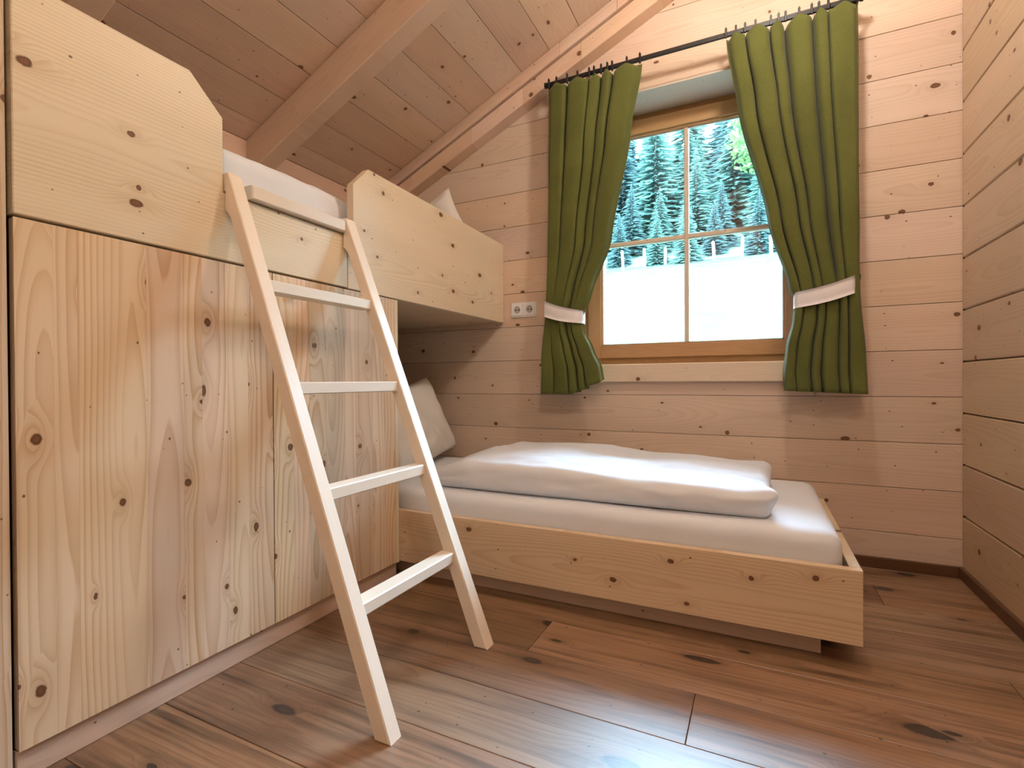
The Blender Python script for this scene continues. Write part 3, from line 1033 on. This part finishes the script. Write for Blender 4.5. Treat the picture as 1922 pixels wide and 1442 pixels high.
def tieback(root, xi, zi0, zi1, xo, zo0, zo1, seed):
    """linen band looped round the gathered cloth from the wall hook (xo) to the window side (xi)"""
    n = 60
    verts, faces = [], []
    o = V(((xi + xo) / 2, RY, (zi0 + zi1) / 2))
    yw, yf = -0.012, RY - 0.052
    for s in (0, 1):
        for i in range(n + 1):
            a = math.pi * 2 * i / n
            t = 0.5 - 0.5 * math.cos(a)                   # 0 at the hook, 1 at the window side
            x = xo + (xi - xo) * t
            front = math.sin(a)
            y = RY - 0.006 - 0.060 * (abs(front) ** 0.55 if front > 0 else -0.9 * abs(front) ** 0.6)
            if t < 0.12: y = y * (t / 0.12) + (-0.035) * (1 - t / 0.12)
            sag = -0.012 * math.sin(math.pi * t)
            za = zo0 + (zi0 - zo0) * t + sag
            zb = zo1 + (zi1 - zo1) * t + sag
            off = 0.0018 if s else 0.0
            for m in range(5):
                f = m / 4
                z = za + (zb - za) * f
                bul = 0.004 * math.sin(math.pi * f)
                verts.append(V((x, y - math.copysign(bul, front) + math.copysign(off, front), z)) - o)
    k = 5
    N = (n + 1) * k
    for s in (0, 1):
        for i in range(n):
            for m in range(k - 1):
                q = [s * N + i * k + m, s * N + (i + 1) * k + m, s * N + (i + 1) * k + m + 1, s * N + i * k + m + 1]
                faces.append(q if s == 0 else q[::-1])
    for i in range(n):
        faces.append([i * k, (i + 1) * k, N + (i + 1) * k, N + i * k])
        faces.append([i * k + 4, N + i * k + 4, N + (i + 1) * k + 4, (i + 1) * k + 4])
    b = meshobj('tieback', verts, faces, M['band'], Matrix.Translation(o), root, smooth=True)
    b['label'] = 'white linen tieback'
    sg = 1 if xo > xi else -1
    tube('tieback_hook', [(xo + 0.004 * sg, -0.0005, zo1 - 0.012), (xo + 0.004 * sg, -0.045, zo1 - 0.010), (xo + 0.004 * sg, -0.052, zo1 + 0.010)], 0.0045, M['black'], root, seg=8)


cl = curtain('green curtain on the left side of the window, above the power socket',
             [(0.76, 0.292), (0.95, 0.300), (1.24, 0.322), (1.6, 0.334), (2.44, 0.344)],
             [(0.76, 0.672), (0.90, 0.648), (1.00, 0.600), (1.10, 0.552), (1.17, 0.540), (1.28, 0.585), (1.58, 0.694), (2.10, 0.793), (2.44, 0.852)],
             lambda u: 0.766 + 0.078 * max(0.0, (u - 0.45) / 0.55) ** 1.4, 2.446, 1.19, [1.05, 1.15, 0.6, 0.55, 1.35], 3, 1)
tieback(cl, 0.545, 1.140, 1.208, 0.302, 1.198, 1.288, 1)
cr = curtain('green curtain on the right side of the window, beside the bare plank wall',
             [(0.76, 1.486), (0.86, 1.478), (0.98, 1.490), (1.10, 1.518), (1.19, 1.528), (1.24, 1.506), (1.56, 1.420), (2.10, 1.298), (2.44, 1.246)],
             [(0.76, 1.800), (0.95, 1.793), (1.22, 1.772), (1.6, 1.770), (2.44, 1.768)],
             lambda u: 0.786 - 0.014 * u, 2.452, 1.21, [0.9, 1.15, 0.7, 1.2, 0.65, 1.25], 11, -1)
tieback(cr, 1.522, 1.152, 1.222, 1.778, 1.212, 1.288, 2)

# ------------------------------------------------------------------ power socket
so = thing('power_socket', (0.1345, 0.0, 1.212), 'white double power socket on the wall beside the left curtain', 'socket')
board('cover_frame', rect('y', -0.009, 0.052, 0.217, 1.2135, 1.3015), (0, -1, 0), (1, 0, 0), 0.0088, M['white'], so, ch=0.003)
for cx in (0.0945, 0.1745):
    # insert plate with a round opening, then the sunk well behind it
    n = 32
    vs_, fs = [], []
    hs_ = 0.0345
    for k in range(n):
        a = 2 * math.pi * k / n
        ca, sa = math.cos(a), math.sin(a)
        q = hs_ / max(abs(ca), abs(sa))
        vs_.append((q * ca, -0.0096, q * sa))
        vs_.append((q * ca * 0.96, -0.0135, q * sa * 0.96))
        vs_.append((0.0225 * ca, -0.0135, 0.0225 * sa))
        vs_.append((0.0205 * ca, -0.0110, 0.0205 * sa))
    for k in range(n):
        j = (k + 1) % n
        for r in range(3):
            fs.append([k * 4 + r, j * 4 + r, j * 4 + r + 1, k * 4 + r + 1])
    ins = meshobj('socket_insert', vs_, fs, M['white'], Matrix.Translation(V((cx, 0, 1.2575))), so)
    vs_ = [((0.0207 * math.cos(2 * math.pi * k / n)), y, 0.0207 * math.sin(2 * math.pi * k / n)) for y in (-0.0112, -0.0093) for k in range(n)]
    fs = [[k, (k + 1) % n, n + (k + 1) % n, n + k] for k in range(n)] + [[n + k for k in range(n)]]
    meshobj('socket_well', vs_, fs, M['well'], Matrix.Translation(V((cx, 0, 1.2575))), ins)
    for dx in (-0.0095, 0.0095):
        tube('pin_hole', [(cx + dx, -0.0094, 1.2575), (cx + dx, -0.0100, 1.2575)], 0.0045, M['dark'], ins, seg=10)
    for dz in (-0.0165, 0.0165):
        boxes('earth_clip', [(cx - 0.004, -0.0128, 1.2575 + dz - 0.003, cx + 0.004, -0.0094, 1.2575 + dz + 0.003)], M['steel'], ins)

# ------------------------------------------------------------------ ceiling lamps: one above the frame, one added behind the viewer
def pendant(P, label, glow):
    lamp = thing('pendant_lamp', tuple(P + V((0, 0, -LAMP_R))), label, 'lamp', 'opal globe pendant lamps')
    bm = bmesh.new()
    bmesh.ops.create_uvsphere(bm, u_segments=24, v_segments=16, radius=LAMP_R)
    me = bpy.data.meshes.new('globe')
    bm.to_mesh(me)
    bm.free()
    me.materials.append(glow)
    me.polygons.foreach_set('use_smooth', [True] * len(me.polygons))
    link(bpy.data.objects.new('globe', me), Matrix.Translation(P), lamp)
    zt = zc(P.x)
    tube('cap', [P + V((0, 0, LAMP_R - 0.012)), P + V((0, 0, LAMP_R + 0.035))], [0.04, 0.03], M['lampmetal'], lamp, seg=16)
    tube('cord', [P + V((0, 0, LAMP_R + 0.03)), (P.x, P.y, zt - 0.01)], 0.004, M['black'], lamp, seg=8)
    tube('ceiling_rose', [(P.x, P.y, zt - 0.045), (P.x, P.y, zt + 0.005)], 0.05, M['lampmetal'], lamp, seg=20)


pendant(LAMPS[0], 'round opal glass pendant lamp hanging above the edge of the low bed', M['glow0'])
pendant(LAMPS[1], 'added unseen fill lamp, a round opal glass pendant behind the viewer', M['glow_fill'])  # fill lamp added to lift the room's overall brightness

# ------------------------------------------------------------------ outside: meadow, fence, forest
def gz(x, y):
    base = -0.40 + 0.30 * (y - 0.3)
    if y > 25: base += 0.22 * (y - 25)
    return base + 0.12 * noise.noise(V((x * 0.12, y * 0.12, 0)))


def terrain(name, x0, x1, y0, y1, nx, ny, mat, label, cat):
    vs_, fs = [], []
    for j in range(ny + 1):
        for i in range(nx + 1):
            x, y = x0 + (x1 - x0) * i / nx, y0 + (y1 - y0) * j / ny
            vs_.append((x, y, gz(x, y)))
    for j in range(ny):
        for i in range(nx):
            a = j * (nx + 1) + i
            fs.append([a, a + 1, a + nx + 2, a + nx + 1])
    o = meshobj(name, vs_, fs, mat, smooth=True)
    return tag(o, label, cat, kind='structure')


terrain('meadow', -45, 45, 0.5, 25, 60, 30, M['meadow'], 'sunlit bright green meadow rising outside the window', 'meadow')
terrain('hillside', -60, 60, 25, 90, 40, 40, M['hill'], 'wooded hillside rising behind the meadow', 'hillside')

posts = [(-5.7, 22.78), (-5.02, 23.94), (-3.97, 24.26), (-2.97, 24.6), (-1.75, 24.4), (-0.55, 24.12), (0.68, 24.05), (1.93, 22.93), (3.2, 22.6), (-6.8, 22.4)]
plabels = ['leftmost grey fence post seen beside the left curtain', 'second fence post from the left curtain at the forest edge', 'third fence post from the left curtain at the forest edge',
           'fence post just left of the window muntin at the forest edge', 'fence post behind the vertical window muntin', 'first fence post right of the vertical window muntin',
           'second fence post right of the vertical window muntin', 'fence post beside the right curtain at the forest edge', 'fence post hidden behind the right curtain', 'fence post hidden behind the left curtain']
for i, ((x, y), lb) in enumerate(zip(posts, plabels)):
    z = gz(x, y)
    h = 0.86 + 0.2 * rnd.random()
    lean = rnd.uniform(-0.07, 0.07)
    o = tube('fence_post', [(x, y, z - 0.15), (x + lean * 0.5, y, z + h * 0.5), (x + lean, y, z + h), (x + lean, y, z + h + 0.04)], [0.075, 0.07, 0.065, 0.03], M['post'], seg=8)
    tag(o, lb, 'post', 'fence posts along the forest edge')
x, y = 1.25, 5.3
o = tube('fence_post', [(x, y, gz(x, y) - 0.1), (x + 0.01, y, 1.45), (x + 0.015, y, 1.74), (x + 0.015, y, 1.765)], [0.032, 0.03, 0.03, 0.015], M['post'], seg=8)
tag(o, 'single pale post standing low in the near meadow', 'post')


def spruce_mesh(seed, h, rb, layers, per):
    rr = random.Random(seed)
    vs_, fs = [], []
    for l in range(layers):
        t = l / (layers - 1)
        z = h * (0.04 + 0.94 * t)
        R = rb * (1 - t) ** 0.85 + 0.05
        n = max(5, int(per * (1 - 0.6 * t)))
        for k in range(n):
            a = 2 * math.pi * (k + rr.random() * 0.8) / n
            r = R * rr.uniform(0.7, 1.12)
            w = r * 0.17 + 0.05
            droop = r * rr.uniform(0.18, 0.42)
            zz = z + rr.uniform(-0.5, 0.5) * h / layers
            ca, sa = math.cos(a), math.sin(a)
            b = len(vs_)
            for (f, ww, dz) in ((0.05, 0.25, 0.05 * r), (0.45, 1.0, -droop * 0.25), (0.78, 0.8, -droop * 0.65), (1.0, 0.0, -droop * 0.8)):
                px, py = ca * r * f, sa * r * f
                hw = w * ww * 0.5
                if ww > 0:
                    vs_.append((px - sa * hw, py + ca * hw, zz + dz - hw * 0.55))
                    vs_.append((px, py, zz + dz + hw * 0.2))
                    vs_.append((px + sa * hw, py - ca * hw, zz + dz - hw * 0.55))
                else:
                    vs_.append((px, py, zz + dz))
            for s in range(2):
                i0 = b + s * 3
                fs += [[i0, i0 + 1, i0 + 4, i0 + 3], [i0 + 1, i0 + 2, i0 + 5, i0 + 4]]
            fs += [[b + 6, b + 7, b + 9], [b + 7, b + 8, b + 9]]
    return vs_, fs


protos = []
for s, (hh, rb, mk) in enumerate(((7.0, 1.9, 'spruce_a'), (6.0, 1.8, 'spruce_b'), (8.5, 2.1, 'spruce_c'), (7.5, 2.0, 'spruce_b'))):
    vs_, fs = spruce_mesh(40 + s, hh, rb, 40, 19)
    me = bpy.data.meshes.new('needles')
    me.from_pydata(vs_, [], fs)
    me.materials.append(M[mk])
    tv, tf = [], []
    for i, (zz, r) in enumerate(((-0.3, 0.14), (hh * 0.5, 0.09), (hh * 0.97, 0.02))):
        for k in range(7):
            a = 2 * math.pi * k / 7
            tv.append((r * math.cos(a), r * math.sin(a), zz))
    for i in range(2):
        for k in range(7):
            tf.append([i * 7 + k, i * 7 + (k + 1) % 7, (i + 1) * 7 + (k + 1) % 7, (i + 1) * 7 + k])
    mt_ = bpy.data.meshes.new('trunk')
    mt_.from_pydata(tv, [], tf)
    mt_.materials.append(M['bark'])
    protos.append((me, mt_))

ORD = ['first', 'second', 'third', 'fourth', 'fifth', 'sixth', 'seventh', 'eighth', 'ninth', 'tenth', 'eleventh', 'twelfth', 'thirteenth', 'fourteenth']
rows = [(25.2, 1.6, 0.42, -8.5, 4.0, 'small dark spruce, %s from the left, in the front row behind the fence'),
        (27.6, 1.8, 0.62, -9.3, 4.4, 'bushy green spruce, %s from the left, in the second row behind the fence'),
        (31.0, 2.1, 0.95, -10.6, 5.0, 'mid-height bluish spruce, %s from the left, in the third row of the forest'),
        (35.5, 2.4, 1.15, -12.4, 5.6, 'tall hazy spruce, %s from the left, in the fourth row up the slope'),
        (41.0, 2.8, 1.35, -14.6, 6.4, 'tallest hazy spruce, %s from the left, in the topmost row against the sky')]
for (yy, dx, sc_, xa, xb, lbl) in rows:
    x, cnt = xa, 0
    while x < xb:
        px, py = x + rnd.uniform(-0.4, 0.4), yy + rnd.uniform(-0.8, 0.8)
        me, mt_ = protos[rnd.randrange(4)]
        s = sc_ * rnd.uniform(0.82, 1.22)
        t = bpy.data.objects.new('spruce_tree', None)
        t.empty_display_size = 0.3
        m = Matrix.Translation(V((px, py, gz(px, py) - 0.1))) @ Matrix.Rotation(rnd.random() * 6.28, 4, 'Z') @ Matrix.Diagonal(V((s * rnd.uniform(0.9, 1.15), s, s, 1)))
        link(t, m)
        tag(t, lbl % ORD[cnt], 'tree', 'spruces of the forest outside the window')
        link(bpy.data.objects.new('needles', me), m, t)
        link(bpy.data.objects.new('trunk', mt_), m, t)
        x += dx
        cnt += 1

# one fresh green broadleaf tree among the spruces, towards the right curtain
bt = thing('broadleaf_tree', (1.6, 29.2, gz(1.6, 29.2)), 'bright yellow-green broadleaf tree among the spruces beside the right curtain', 'tree')
rr = random.Random(5)
vs_, fs = [], []
for i in range(1500):
    a, b = rr.uniform(0, 6.283), math.acos(rr.uniform(-1, 1))
    r = rr.uniform(0.6, 1.0)
    c = V((1.7 * r * math.sin(b) * math.cos(a), 1.7 * r * math.sin(b) * math.sin(a), 5.6 + 2.2 * r * math.cos(b)))
    c += V((rr.gauss(0, .15), rr.gauss(0, .15), rr.gauss(0, .15)))
    d1 = V((rr.gauss(0, 1), rr.gauss(0, 1), rr.gauss(0, 0.6))).normalized() * 0.17
    d2 = d1.cross(V((rr.gauss(0, 1), rr.gauss(0, 1), rr.gauss(0, 1)))).normalized() * 0.10
    k = len(vs_)
    vs_ += [c - d1, c + d2, c + d1, c - d2]
    fs.append([k, k + 1, k + 2, k + 3])
meshobj('foliage', vs_, fs, M['leaf'], WM[bt], bt)['kind'] = 'stuff'
tube('trunk', [WM[bt].translation + V((0, 0, -0.2)), WM[bt].translation + V((0.05, 0, 3.0)), WM[bt].translation + V((0, 0, 6.2))], [0.2, 0.14, 0.04], M['bark'], bt, seg=8)
